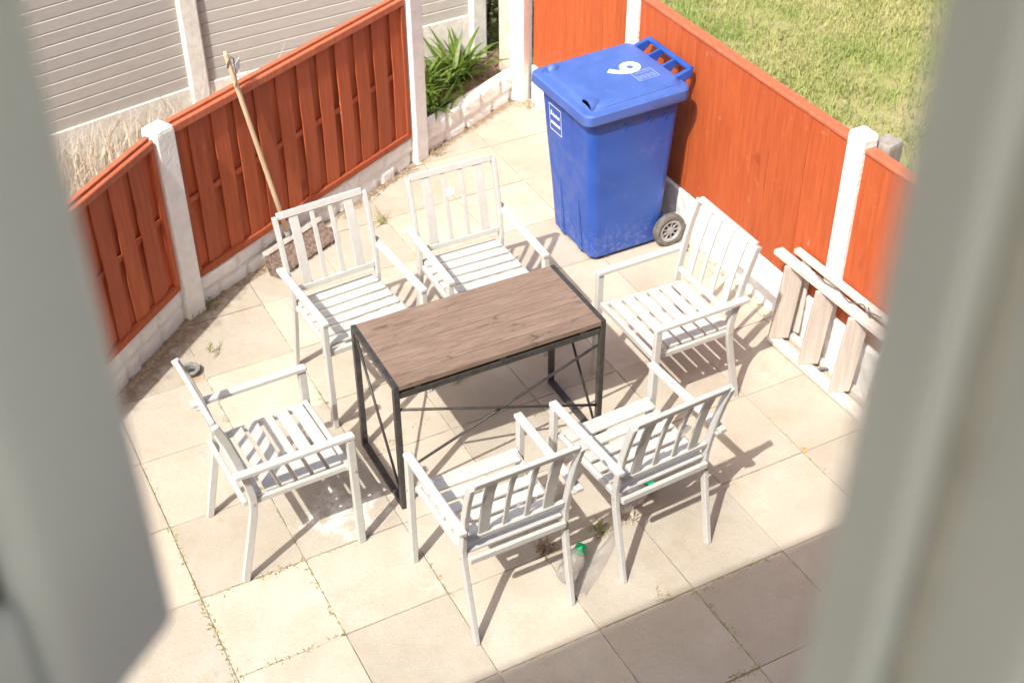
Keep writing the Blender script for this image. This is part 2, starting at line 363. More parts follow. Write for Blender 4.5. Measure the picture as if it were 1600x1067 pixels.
# casement window: fixed frame, mullion, and the left sash swung outwards
win = thing('casement_window', 'out of focus grey window frame in the foreground with its left sash swung open', 'window', (0, -4.66, OZ0))
FH = OZ1 - OZ0
def fr(name, x0, x1, z0, z1, y0=-.035, y1=.035, mt='upvc', bev=.006, par=None): return box(name, (x1 - x0, y1 - y0, z1 - z0), ((x0 + x1) / 2, (y0 + y1) / 2, (z0 + z1) / 2), M[mt], par or win, bev)
fr('frame_jamb', OX0 + .002, -.945, .002, FH - .002); fr('frame_jamb', .55, OX1 - .002, .002, FH - .002)
fr('frame_sill', -.944, .549, .002, .07); fr('frame_head', -.944, .549, FH - .07, FH - .002)
v, f = loft([rrect(-.351, -.266, -.04, .035, .009, z, 6) for z in (.071, FH - .071)]); mu = link('mullion', smooth_by_angle(me('mullion', v, f, M['upvc']), 40), win)
fr('stop', -.364, -.352, .071, FH - .071, .006, .034, par=mu, bev=.002); fr('gasket', -.3555, -.3515, .071, FH - .071, -.004, .005, 'conc', .001, mu)
fr('glazing_bead', -.2655, -.238, .071, FH - .071, -.034, .012, par=mu, bev=.004)
fr('fixed_pane', -.237, .549, .071, FH - .071, -.008, .008, 'glass', 0)
corner = Vector((-.543, -4.313, 3.752)); da = math.radians(40.7); dirv = Vector((math.cos(da), math.sin(da), 0)); SW = .53
hinge = corner - dirv * SW; SH = FH - .16
sash = link('sash', None, win, hinge - Vector((0, -4.66, OZ0)), (0, 0, da))
def sb(name, x0, x1, z0, z1, y0=-.03, y1=.03, mt='upvc', bev=.008): return box(name, (x1 - x0, y1 - y0, z1 - z0), ((x0 + x1) / 2, (y0 + y1) / 2, (z0 + z1) / 2), M[mt], sash, bev)
v, f = loft([rrect(SW - .092, SW, -.035, .03, .018, z, 6) for z in (0, SH)]); link('stile', smooth_by_angle(me('stile', v, f, M['upvc']), 40), sash); sb('stile', 0, .078, .0, SH); sb('bottom_rail', .0785, SW - .0925, 0, .100); sb('top_rail', .0785, SW - .0925, SH - .075, SH)
sb('glass_pane', .079, SW - .093, .101, SH - .076, -.006, .006, 'glass', 0)
for a in ((.079, SW - .093, .1005, .106), (SW - .101, SW - .093, .1065, SH - .083)): sb('gasket', *a, -.02, -.0065, 'gasket', .001)

# ------------------------------------------------------------------ fences
def rock_board(L, H, seed, t=.05, amp=.024):           # rock-faced concrete gravel board, local: x along, front towards -y
    rr = random.Random(seed); nx, nz = max(20, int(L / .012)), max(10, int(H / .012)); nzv = np.random.default_rng(seed)
    rows = []; nr = 2
    for k in range(nr):
        xs = [0]
        while xs[-1] < L: xs.append(xs[-1] + rr.uniform(.11, .30))
        rows.append((np.array(xs), nzv.uniform(-.35, .5, len(xs)), nzv.uniform(-1, 1, (len(xs), 2))))
    cut = [0, H * rr.uniform(.45, .55), H]
    ph = nzv.uniform(0, 6.28, 12); fq = nzv.uniform(20, 130, (12, 2))
    v = []
    for j in range(nz + 1):
        for i in range(nx + 1):
            x, z = L * i / nx, H * j / nz; k = 0 if z < cut[1] + .008 * math.sin(x * 14 + seed) else 1
            xs, hh, tl = rows[k]; b = int(np.searchsorted(xs, x, 'right') - 1); e0, e1 = xs[b], xs[min(b + 1, len(xs) - 1)]
            d = min(x - e0, e1 - x, abs(z - cut[1]) * 1.2, (z - 0) + .012, (H - z) + .012); d = max(0, min(1, d / .030)); d = d * d * (3 - 2 * d)
            wv = sum(math.sin(fq[q, 0] * x + fq[q, 1] * z + ph[q]) / (1 + .03 * fq[q, 0]) for q in range(12)) * .10
            rel = amp * (d * (.75 + hh[b] * .6) + (wv * .5 + tl[b][0] * ((x - e0) / .2 - .5) * .5 + tl[b][1] * (z / H - .5) * .4) * (.3 + .7 * d))
            v.append((x, -max(-.002, rel), z))
    W_ = nx + 1; f = [(j * W_ + i, j * W_ + i + 1, (j + 1) * W_ + i + 1, (j + 1) * W_ + i) for j in range(nz) for i in range(nx)]
    n0 = len(v); v += [(0, t, 0), (L, t, 0), (L, t, H), (0, t, H)]
    f += [(n0 + 1, n0, n0 + 3, n0 + 2), tuple([n0 + 3] + [nz * W_ + i for i in range(W_)] + [n0 + 2]), tuple([n0, n0 + 3] + [j * W_ for j in range(nz, -1, -1)]), tuple([n0 + 2, n0 + 1] + [j * W_ + nx for j in range(nz + 1)])]
    d = me('gravel_board', v, f, M['white'])
    for p in d.polygons: p.use_smooth = p.index < nx * nz
    return d
def woven_panel(label, a, b, zb, zt, gz, seed):
    a, b = Vector((*a, 0)), Vector((*b, 0)); d = b - a; L = d.length; az = math.atan2(d.y, d.x)
    t = thing('woven_fence_panel', label, 'fence panel', a, az, 'woven fence panels of the left boundary'); rr = random.Random(seed)
    cap = .045
    o = box('top_rail', (L, .05, cap), (L / 2, 0, zt - cap / 2), M['redcap'], t, .005); box('cap_batten', (L, .03, .018), (L / 2, .011, zt + .009), M['redcap'], t, .003)
    box('bottom_rail', (L, .046, .042), (L / 2, 0, zb + .021), M['red'], t, .004)
    for x in (.017, L - .017): box('end_batten', (.032, .046, zt - zb - cap - .043), (x, -.001, (zt + zb - cap + .042) / 2), M['red'], t, .003)
    zm = (zb + zt) / 2 + .0; box('middle_rail', (L - .07, .013, .032), (L / 2, .0, zm), M['red'], t, .003)
    n = int(round((L - .07) / .079)); pw = (L - .07) / n; z0, z1 = zb + .040, zt - cap + .004
    for i in range(n):
        s = -1 if i % 2 else 1; wd = pw * rr.uniform(1.24, 1.36); v = []; K = 12; j1, j2 = rr.uniform(-.004, .004), rr.uniform(-.004, .004)
        tw = rr.uniform(-.03, .03); ej = rr.uniform(-.003, .003)
        for k in range(K + 1):
            u = k / K; z = z0 + (z1 - z0) * u; bul = math.exp(-((u - .5) / .26) ** 2)
            y = s * (.0055 + .007 * bul); cx = j1 * (1 - u) + j2 * u
            for sx, sy in ((-.5, -.5), (.5, -.5), (.5, .5), (-.5, .5)):
                v.append((cx + sx * wd, y + sy * .008 + sx * wd * tw + ej * bul, z))
        f = [(k * 4 + q, k * 4 + (q + 1) % 4, k * 4 + 4 + (q + 1) % 4, k * 4 + 4 + q) for k in range(K) for q in range(4)] + [(3, 2, 1, 0), (K * 4, K * 4 + 1, K * 4 + 2, K * 4 + 3)]
        link('slat', bevelled(me('slat', v, f, M['red']), 0), t, (.035 + pw * (i + .5), 0, 0))
    gb = tag(link('gravel_board', rock_board(L, gz, seed, .05, .018), None, a + Vector((0, 0, -.03)), (0, 0, az)), label.split(' between')[0].split(' beside')[0].split(' left')[0] and GB[seed], 'gravel board', 'white rock faced gravel boards')
    return t
GB = {3: 'white painted rock faced concrete board under the broom fence panel', 5: 'white painted rock faced concrete board under the leftmost red panel'}
dA = (A2 - A1).normalized(); pa, pb = A1 + dA * .075, A2 - dA * .065
woven_panel('wide red stained woven slat fence panel with the broom leaning on it', pa, pb, .185, 1.10, .215, 3)
dL = (A1 - A0).normalized(); woven_panel('leftmost red woven slat fence panel partly hidden by the window sash', A0 + dL * .05, A1 - dL * .075, .205, 1.09, .235, 5)
# posts
def post(name, label, xy, az, h, sx=.11, sy=.10, mat='white', cham=.010, group='white painted concrete fence posts'):
    v, f = loft([rrect(-sx / 2, sx / 2, -sy / 2, sy / 2, cham, z, 1) for z in (-.05, h - .02)] + [rrect(-sx / 2 + .004, sx / 2 - .004, -sy / 2 + .004, sy / 2 - .004, cham * .9, h, 1)])
    d = bevelled(me('post', v, f, M[mat]), .003); o = link(name, d, None, (xy[0], xy[1], 0), (0, 0, az)); return tag(o, label, 'fence post', group)
azM, azL = math.atan2(dA.y, dA.x), math.atan2(dL.y, dL.x)
post('concrete_post', 'white concrete fence post between the two red woven panels', (A1.x + .004, A1.y + .006), azM, 1.12, .12, .11, 'white', .006)
post('concrete_post', 'tall white concrete post between broom panel and the green plant bed', (A2.x + .005, A2.y + .01), azM, 1.32, .125, .11)
post('concrete_post', 'white concrete corner post behind the wheelie bin beside the plant bed', (3.262, 2.335), azM, 1.30, .12, .11)
post('concrete_post', 'tan weathered concrete post behind the white corner post', (3.255, 2.50), azM, 1.32, .10, .10, 'tan')
# bed wall
bw = A3 - A2; Lb = bw.length - .14
tag(link('low_bed_wall', rock_board(Lb, .235, 11, .05, .026), None, (*(A2 + bw.normalized() * .075), -.04), (0, 0, math.atan2(bw.y, bw.x))), 'low white rock faced wall edging the green plant bed', 'wall')
bed = me('bed', [(A2.x, A2.y + .03, .12), (A3.x - .03, A3.y + .06, .12), (3.5, 2.95, .14), (2.3, 2.75, .14)], [(0, 1, 2, 3)], M['soil']); tag(link('planting_bed', bed), kind='structure')

# right hand boarded fence along x = FX
def boarded(label, y0, y1, seed, gl):
    L = y0 - y1; t = thing('boarded_fence_panel', label, 'fence panel', (FX + .03, y0, 0), -math.pi / 2, 'orange boarded fence panels of the right boundary'); rr = random.Random(seed)
    zb, zt = .265, 1.20; n = max(3, int(round(L / .135))); pw = L / n
    for i in range(n):
        th = .016; box('board', (pw - .0012, th, zt - zb), (pw * (i + .5), -.012 + rr.uniform(-.0012, .0012), (zb + zt) / 2), M['orange'], t, .0012, (0, 0, rr.uniform(-.006, .006)))
    box('cap_rail', (L, .062, .022), (L / 2, .004, zt + .0115), M['redcap'], t, .004); box('back_rail', (L, .03, .04), (L / 2, .013, zb + .2), M['redcap'], t, .002); box('back_rail', (L, .03, .04), (L / 2, .013, zt - .15), M['redcap'], t, .002)
    nx, nz = int(L / .02), 12; rg = np.random.default_rng(seed); ph = rg.uniform(0, 6.28, 9); fq = rg.uniform(6, 70, (9, 2)); v = []
    for j in range(nz + 1):
        for i in range(nx + 1):
            x, z = L * i / nx, .262 * j / nz; v.append((x, -.002 - .0035 * sum(math.sin(fq[q, 0] * x + fq[q, 1] * z + ph[q]) for q in range(9)) / 3 * (0 if i in (0, nx) else 1), z + (.006 * math.sin(x * 23 + seed) * math.sin(x * 7) if j == nz else 0)))
    W_ = nx + 1; f = [(j * W_ + i, j * W_ + i + 1, (j + 1) * W_ + i + 1, (j + 1) * W_ + i) for j in range(nz) for i in range(nx)]
    n0 = len(v); v += [(0, .05, 0), (L, .05, 0), (L, .05, .255), (0, .05, .255)]; f += [(n0 + 1, n0, n0 + 3, n0 + 2), tuple([n0 + 3] + [nz * W_ + i for i in range(W_)] + [n0 + 2])]
    d = me('gravel_board', v, f, M['white'], True); tag(link('gravel_board', d, None, (FX, y0, -.005), (0, 0, -math.pi / 2)), gl, 'gravel board', 'smooth white gravel boards')
PY = (1.09, -.825, -2.74)
boarded('short orange boarded fence panel behind the wheelie bin lid', 2.27, PY[0] + .056, 21, 'white painted concrete board at the corner behind the wheelie bin')
boarded('long orange boarded fence panel between wheelie bin and white post', PY[0] - .056, PY[1] + .056, 22, 'white painted concrete board behind the chair backrest and bin wheel')
boarded('orange boarded fence panel right of the white post, above the ladder', PY[1] - .056, PY[2] + .056, 23, 'white painted concrete board behind the wooden ladder')
post('concrete_post', 'white concrete post rising just behind the wheelie bin handle', (FX + .035, PY[0]), 0, 1.30, .10, .11)
post('concrete_post', 'white concrete post in the orange fence behind the wooden ladder', (FX + .035, PY[1]), 0, 1.275, .10, .11)
post('timber_post', 'grey weathered timber post stub behind the white post by the lawn', (FX + .155, PY[1] - .04), .2, 1.22, .11, .10, 'oldgrey', .006, None)

# neighbour's grey composite fence
GP = [Vector((-.82, 2.25)), Vector((1.18, 2.68)), Vector((3.16, 2.80))]
def grey_panel(label, a, b, base, gl, seed):
    a3 = Vector((*a, 0)); d = b - a; L = d.length; az = math.atan2(d.y, d.x); t = thing('composite_fence_panel', label, 'fence panel', a3, az, 'grey slatted fence panels beyond the red fence')
    hb = .0745
    for i in range(19):
        z = base + .002 + hb * (i + .5); v = [(0, -.012, -hb / 2 + .001), (L, -.012, -hb / 2 + .001), (L, .012, -hb / 2), (0, .012, -hb / 2), (0, -.014, hb / 2 - .007), (L, -.014, hb / 2 - .007), (L, -.006, hb / 2 - .002), (0, -.006, hb / 2 - .002), (0, .012, hb / 2 - .002), (L, .012, hb / 2 - .002)]
        k = ('gb', round(L, 3))
        if k not in CACHE: CACHE[k] = bevelled(me('board', v, [(0, 1, 5, 4), (4, 5, 6, 7), (7, 6, 9, 8), (8, 9, 2, 3), (3, 2, 1, 0), (0, 4, 7, 8, 3), (1, 2, 9, 6, 5)], M['grey']), .0012)
        link('board', CACHE[k], t, (0, 0, z))
    box('inner_backing', (L, .006, 19 * hb), (L / 2, .018, base + 9.5 * hb), M['grey'], t, 0)
    tag(box('gravel_board', (L, .05, base + .02), (*(a + d * .5), (base - .02) / 2), M['conc'], None, .004, (0, 0, az)), gl, 'gravel board', 'pale gravel boards under the grey fence')
for i, (lb, gl) in enumerate((('grey horizontal board fence panel left of the bare concrete post', 'pale concrete board behind the dry straw'), ('grey horizontal board fence panel above the broom and plant bed', 'pale concrete board behind the spiky green plants'))):
    d = (GP[i + 1] - GP[i]).normalized(); grey_panel(lb, GP[i] + d * .06, GP[i + 1] - d * .06, .455, gl, i)
for p, lb in ((GP[0], 'concrete post of the grey fence hidden at far left'), (GP[1], 'bare concrete post between two grey fence panels'), (GP[2], 'pale concrete post at the end of the grey fence by the plants')):
    post('concrete_post', lb, p, .12, 2.0, .125, .11, 'conc', .012, 'bare concrete posts of the grey fence')

# ------------------------------------------------------------------ garden chairs
def boltme(v, f, s):
    k = ('bolt', s)
    if k not in CACHE: CACHE[k] = me('bolt', [(s * z, x, y) for x, y, z in v], f, M['rim'])
    return CACHE[k]
def make_chair(label, loc, rz, proto=None):
    t = thing('garden_chair', label, 'chair', (*loc, 0), rz, 'white slatted garden chairs round the table')
    if proto:
        for ch in proto.children:
            if ch.name.split('.')[0] == 'tag': continue
            c = ch.copy(); COL.objects.link(c); c.parent = t
        return t
    mt = M['chair']
    def up(s): return [(s * .222, -.262, 0), (s * .223, -.236, .12), (s * .224, -.205, .26), (s * .226, -.184, .36), (s * .227, -.176, .42), (s * .228, -.176, .47), (s * .229, -.188, .55), (s * .231, -.214, .68), (s * .232, -.243, .79), (s * .233, -.276, .889)]
    for s in (-1, 1):
        v, f = sweep(up(s), .022, .033); link('rear_leg', bevelled(me('rear_leg', v, f, mt), .003), t)
        beam('front_leg', (s * .256, .262, 0), (s * .256, .254, .603), .027, .034, mt, t, .003, (0, 1, 0))
        beam('armrest', (s * .253, .275, .616), (s * .253, -.243, .620), .037, .023, mt, t, .004)
        beam('side_rail', (s * .225, .243, .432), (s * .214, -.172, .425), .020, .028, mt, t, .003)
        beam('arm_bracket', (s * .238, -.2, .601), (s * .238, -.232, .603), .02, .012, mt, t, .001)
    beam('front_rail', (-.240, .247, .434), (.240, .247, .434), .024, .030, mt, t, .003)
    beam('rear_rail', (-.215, -.205, .424), (.215, -.205, .424), .020, .030, mt, t, .003)
    for i in range(6):
        y = .197 - i * .0705; box('seat_slat', (.432 - i * .002, .053, .012), (0, y, .4545 - i * .0012), mt, t, .002)
    beam('back_top_rail', (-.2215, -.2755, .888), (.2215, -.2755, .888), .02, .034, mt, t, .003, (0, -.3, .95))
    beam('back_lower_rail', (-.2165, -.182, .520), (.2165, -.182, .520), .02, .028, mt, t, .003, (0, -.15, .98))
    for s in (-1, 1):
        for x, y, z in ((.2715, .258, .434), (.2375, -.176, .425), (.2375, -.206, .602)): v, f = lathe([(.0065, 0), (.0055, .003), (0, .0035)], 8); link('bolt', boltme(v, f, s), t, (s * x, y, z))
    for x, wd in ((-.142, .046), (-.048, .022), (.048, .022), (.142, .046)):
        v, f = sweep([(x, -.183, .532), (x, -.1875, .56), (x, -.214, .69), (x, -.243, .795), (x, -.271, .872)], wd, .010)
        link('back_slat', bevelled(me('back_slat', v, f, mt), .0015), t)
    return t
R_ = math.radians
cA = make_chair('white slatted garden chair at the table end nearest the drain pipe, seen from the side', (.450, -.690), R_(-88.1))
chairs = {'A': cA}
for k, lb, l, a in (('N1', 'white slatted garden chair nearest the viewer, a clear bottle at its back leg', (1.132, -1.412), .2), ('N2', 'white slatted garden chair right of the nearest one, a green bottle cap beneath it', (1.815, -1.402), 2.8),
                    ('R', 'white slatted garden chair between the table and the ladder, its back to the orange fence', (2.468, -.676), 89.9), ('FL', 'white slatted garden chair in front of the leaning broom', (1.138, .093), 183.8), ('FR', 'white slatted garden chair between the broom chair and the blue bin', (1.807, .097), 178.9)):
    chairs[k] = make_chair(lb, l, R_(a), cA)
for k, loc, rot in (('N1', (.062, -.200, .62), (.2, .1, .1)), ('N2', (.070, -.222, .70), (.2, .75, .1)), ('FR', (.035, -.205, .80), (.1, 0, .05))):
    box('tag', (.045, .002, .040), loc, M['paper'], chairs[k], 0, rot)

# ------------------------------------------------------------------ table
TW, TD, TH = 1.026, .484, .712
tb = thing('desk_table', 'rectangular table with brown wood plank top on a black steel frame', 'table', (1.470, -.612, 0), -.012)
lg = .026
ef = {}
for s in (-1, 1):
    x = s * (TW / 2 - lg / 2)
    for y in (-1, 1): box('leg', (lg, lg, TH - lg), (x, y * (TD / 2 - lg / 2), (TH - lg) / 2), M['black'], tb, .002)
    box('end_bar', (lg * .9, TD, lg), (x, 0, TH - lg / 2), M['black'], tb, .002)
    box('foot_bar', (lg, TD - 2 * lg - .002, lg), (x, 0, lg / 2 + .002), M['black'], tb, .002)
    v, f = tube([(x, TD / 2 - lg, TH - .045), (x, -TD / 2 + lg, .05)], .0065, 8); link('end_brace', me('end_brace', v, f, M['black'], True), tb)
for y in (-1, 1): box('long_rail', (TW - 2 * lg - .002, .022, .03), (0, y * (TD / 2 - .016), TH - .060), M['black'], tb, .002)
yb = -(TD / 2 - .012)
for a, b, dy in ((.575, .215, 0), (.20, .56, .014)):
    v, f = tube([(-TW / 2 + lg, yb + dy, a), (TW / 2 - lg, yb + dy, b)], .0065, 8); link('cross_brace', me('cross_brace', v, f, M['black'], True), tb)
for y in (-1, 1):
    for x in (-.40, .0, .40): box('spacer', (.03, .02, .017), (x, y * (TD / 2 - .016), TH - .0362), M['black'], tb, .001)
top = link('tabletop', None, tb, (0, 0, 0)); bl = TW - 2 * lg + .002; wds = (.118, .112, .070, .112, .072); y = TD / 2
tot = sum(wds); ys = TD / tot
for wd in wds:
    wd *= ys; box('plank', (bl, wd - .0022, .025), (0, y - wd / 2, TH - .0135), M['table'], top, .0012); y -= wd

# ------------------------------------------------------------------ wheelie bin
bn = thing('wheelie_bin', 'blue plastic wheelie bin with a white number on its closed lid', 'bin', (2.575, .64, 0))
bx0, hb0 = .118, .208                                    # base front and half width
secs = []
for z, x0, x1, hy, r in ((.015, .125, .545, .205, .04), (.03, .108, .56, .222, .045), (.30, .088, .575, .238, .05), (.60, .062, .588, .256, .05), (.86, .042, .600, .272, .05), (.945, .035, .605, .278, .05)):
    secs.append(rrect(x0, x1, -hy, hy, r, z, 6))
v, f = loft(secs); body = link('body', smooth_by_angle(me('body', v, f, M['bin']), 30), bn)
v, f = loft([rrect(.018, .615, -.292, .292, .05, z, 6) for z in (.925, .958)]); link('rim', smooth_by_angle(me('rim', v, f, M['bin']), 30), bn)
def rib(p, q, wd, dp, nrm):
    p, q, nrm = Vector(p), Vector(q), Vector(nrm); s = (q - p).cross(nrm).normalized() * wd / 2
    link('rib', me('rib', [p - s, p + s, p + nrm * dp, q], [(0, 1, 2), (0, 2, 3), (2, 1, 3), (1, 0, 3)], M['bin']), body)
rib((.104, .10, .03), (.074, .10, .48), .05, .007, (-1, 0, 0)); rib((.104, -.10, .03), (.074, -.10, .48), .05, .007, (-1, 0, 0))
rib((.20, -.220, .03), (.185, -.243, .42), .04, .007, (0, -1, 0)); rib((.53, -.236, .30), (.53, -.254, .58), .04, .008, (0, -1, 0))
for x in (.25, .40, .50): rib((x, -.268, .87), (x, -.264, .80), .012, .016, (0, -1, 0))
# lid
zs = .055
LS = [(-.004, .632, .307, .045, .922), (-.008, .634, .312, .045, .930), (-.006, .634, .310, .045, .975), (.004, .628, .302, .045, .984), (.030, .615, .280, .06, .987), (.034, .612, .276, .06, .982), (.040, .607, .270, .06, .984), (.060, .592, .252, .06, 1.006), (.10, .56, .215, .05, 1.013), (.14, .53, .18, .04, 1.014)]
v, f = loft([rrect(a, b, -h, h, r, z, 6, zs * (0.35 + .65 * min(1, i / 6))) for i, (a, b, h, r, z) in enumerate(LS)])
lid = link('lid', smooth_by_angle(me('lid', v, f, M['binlid']), 28), bn)
def lidz(x, dz=0): return 1.013 + zs * (x - .10) + dz
for y, up in ((.215, 1), (-.20, 0)):
    if up: secs = [[(.052 + .03 * k, y + math.copysign(1, .5 - 0) * .034 * math.cos(a) * w_, .985 + .05 * math.sin(a) * w_ + .004 * k) for a in [math.pi * q / 10 for q in range(11)]] for k, w_ in ((0, .75), (.5, .95), (1, 1), (1.6, .9), (2.4, .5))]
    else: secs = [[(.052 + .03 * k, y + .055 * math.cos(a) * w_, .984 + .044 * math.sin(a) * w_ + .004 * k) for a in [math.pi * q / 10 for q in range(11)]] for k, w_ in ((0, 1), (.6, 1), (1.3, .9), (2.2, .6))]
    v, f = loft(secs); link('finger_grip', smooth_by_angle(me('finger_grip', v, f, M['binlid']), 40), lid)
    if not up:
        v, f = loft([[(.0515, y + .046 * math.cos(a) * w_, .986 + .034 * math.sin(a) * w_) for a in [math.pi * q / 10 for q in range(11)]] for w_ in (1., .6)]); link('grip_shade', me('grip_shade', v, f, M['bin']), lid)  # flat patch in darker plastic, painting the shade of the grip recess
ridge = rrect(.048, .600, -.262, .262, .06, .9885, 6, zs); 
v, f = tube(ridge + ridge[:1], .0045, 6); link('lid_ridge', smooth_by_angle(me('lid_ridge', v, f, M['binlid']), 60), lid)
pan = rrect(.20, .56, -.17, .15, .03, 1.0135 + zs * .06, 4, zs)
v, f = tube(pan + pan[:1], .0022, 5); link('lid_panel', me('lid_panel', v, f, M['binlid'], True), lid)
# handle with four lugs
v, f = tube([(.690, -.205, 1.050), (.690, .205, 1.050)], .0155, 14); link('handle', smooth_by_angle(me('handle', v, f, M['bin']), 40), bn)
for y in (-.205, -.07, .07, .205):
    wd = .024 if abs(y) > .1 else .014
    vv = [(.585, -wd / 2, 1.032), (.585, wd / 2, 1.032), (.69, wd / 2, 1.062), (.69, -wd / 2, 1.062), (.585, -wd / 2, .93), (.585, wd / 2, .93), (.70, wd / 2, 1.030), (.70, -wd / 2, 1.030)]
    link('lug', bevelled(me('lug', vv, [(0, 1, 2, 3), (7, 6, 5, 4), (0, 3, 7, 4), (1, 5, 6, 2), (3, 2, 6, 7), (0, 4, 5, 1)], M['bin']), .004, 2), bn, (0, y, 0))
# wheels
for y in (-.262, .262):
    wh = link('wheel', None, bn, (.592, y, .1))
    v, f = lathe([(.066, -.022), (.088, -.026), (.097, -.02), (.1, -.008), (.1, .008), (.097, .02), (.088, .026), (.066, .022)], 36, 'y'); v2 = v; link('tyre', smooth_by_angle(me('tyre', v, f[:-2], M['tyre']), 40), wh)
    v, f = lathe([(.020, -.016), (.024, -.024), (.0, -.027)], 18, 'y'); rimo = link('rim', None, wh); link('hub', smooth_by_angle(me('hub', v, f, M['rim'])), wh) if False else None
    v1, f1 = lathe([(.067, -.021), (.058, -.017), (.056, -.002), (.0, -.001), (.0, .004), (.06, .02), (.067, .021)], 30, 'y'); rimo.data = None
    ro = link('spoke_gap_shade', smooth_by_angle(me('spoke_gap_shade', v1, f1[:-2], M['gasket']), 30), wh); bpy.data.objects.remove(rimo)  # dark backing disc, standing in for the shade between open spokes
    v, f = lathe([(.024, .0), (.022, -.018), (.0, -.020)], 18, 'y'); link('hub', smooth_by_angle(me('hub', v, f, M['rim']), 30), wh)
    for k in range(9):
        a = 2 * math.pi * k / 9; beam('spoke', (.02 * math.cos(a), -.010, .02 * math.sin(a)), (.058 * math.cos(a), -.011, .058 * math.sin(a)), .008, .014, M['rim'], wh, .001, (0, 1, 0)); 
    v, f = lathe([(.068, -.023), (.060, -.024), (.052, -.016), (.052, -.010), (.066, -.010)], 30, 'y'); link('rim', smooth_by_angle(me('rim', v, f[:-2], M['rim']), 30), wh)
v, f = tube([(.592, -.235, .1), (.592, .235, .1)], .012, 10); link('axle', me('axle', v, f, M['black'], True), bn)
vb = boxme(.06, .40, .12, M['bin'], .006); link('axle_housing', vb, bn, (.572, 0, .11))
# printed marks: number on the lid, small text panel, framed panel on the front
sl = math.atan(zs)
num = link('number', text_me('9', .245, M['decal'], .0008, .008), lid, (.39, -.005, lidz(.39, .0022)), (0, -sl, 0)); num.rotation_euler = (Matrix.Rotation(-sl, 3, 'Y') @ Matrix.Rotation(-math.pi / 2, 3, 'Z')).to_euler()
def lidline(x0, x1, y0, y1): beam('lid_print', (x0, y0, lidz(x0, .0024)), (x1, y1, lidz(x1, .0024)), .0022, .0012, M['faint'], lid, 0)
for a in ((.40, .52, -.165, -.165), (.40, .52, -.065, -.065), (.40, .40, -.165, -.065), (.52, .52, -.165, -.065)): lidline(*a)
for i in range(4): lidline(.414 + .027 * i, .414 + .027 * i, -.155, -.108); lidline(.425 + .027 * i, .425 + .027 * i, -.145 - .006 * (i % 2), -.118)
for i in range(2): lidline(.41, .51, -.090 + .016 * i, -.090 + .016 * i)
def fx(z): return .062 + (.042 - .062) * (z - .60) / .26 - .0022
def frontline(y0, z0, y1, z1, t=.0032): beam('front_print', (fx(z0), y0, z0), (fx(z1), y1, z1), t, .001, M['decal'], body, 0, (-1, 0, 0))
ya, yb2, za, zb2 = .17, .045, .685, .84
for a in ((ya, za, yb2, za), (ya, zb2, yb2, zb2), (ya, za, ya, zb2), (yb2, za, yb2, zb2)): frontline(*a)
for z in (.737, .727): frontline(ya - .012, z, yb2 + .012, z, .0055)
frontline(ya - .013, .79, ya - .027, .79, .026)
for i in range(8): y = ya - .036 - i * .0098; frontline(y, .776, y, .776 + (.020 if i in (1, 4, 7) else .015), .007)
for o in body.children:
    if o.name.startswith('front_print'): pass

# ------------------------------------------------------------------ old wooden stepladder lying on its side along the fence
ld = thing('wooden_stepladder', 'old weathered wooden stepladder lying on its side against the orange fence', 'ladder', (3.20, -.595, 0), 0)
Lh = .50; LL_ = 1.55
def lx(z): return .035 * z / Lh
def lbeam(nm, x, z, y0, y1, wd, ht, mt='oldwood', par=ld): return beam(nm, (x + lx(z), y0, z), (x + lx(z) + .02, y1, z), wd, ht, M[mt], par, .004, (.07, 0, 1))
lbeam('front_stile', -.045, .020, -.02, -LL_, .060, .030); lbeam('front_stile', -.045, Lh, .06, -LL_, .056, .030)
lbeam('rear_stile', .052, .018, .0, -LL_, .040, .028); lbeam('rear_stile', .052, Lh - .01, .03, -LL_, .040, .028)
for i in range(6):
    y = -.075 - i * .243
    v = [(-.085, -.012, .037), (.018, -.012, .037), (.018, .012, .037), (-.085, .012, .037), (-.085 + .033, -.012, Lh - .0165), (.018 + .033, -.012, Lh - .0165), (.018 + .033, .012, Lh - .0165), (-.085 + .033, .012, Lh - .0165)]
    link('tread', bevelled(me('tread', v, BF, M['treadw']), .003), ld, (.012 * i / 6, y, 0), (0, 0, R_(-24)))
for y in (-.03, -.70, -1.45): lbeam('cross_rail', .055, .26, y, y - .055, .018, .44)
v, f = tube([(-.05, -.30, Lh + .06), (-.03, -.36, Lh + .035), (.0, -.43, Lh + .02), (-.02, -.52, Lh + .022), (.02, -.58, Lh + .03), (-.01, -.66, Lh + .02), (.03, -.70, Lh + .03), (.0, -.64, Lh + .034), (.035, -.60, Lh + .02)], .0036, 6)
tag(link('cord', me('cord', v, f, M['rope'], True), None, (3.22, -.55, 0)), 'dark cord draped along the top of the wooden stepladder', 'cord')
ring = []
pc = U(1290, 592)
for i in range(15):
    a = .6 + 4.6 * i / 14; ring.append((pc.x + .055 * math.cos(a) * .8, pc.y + .05 * math.sin(a), .008 + .02 * (1 + math.sin(a * 1.3)) / 2))
v, f = tube(ring, .008, 6); tag(link('strap_loop', me('strap', v, f, M['rope'], True)), 'grey strap loop lying on the paving beside the ladder', 'strap')

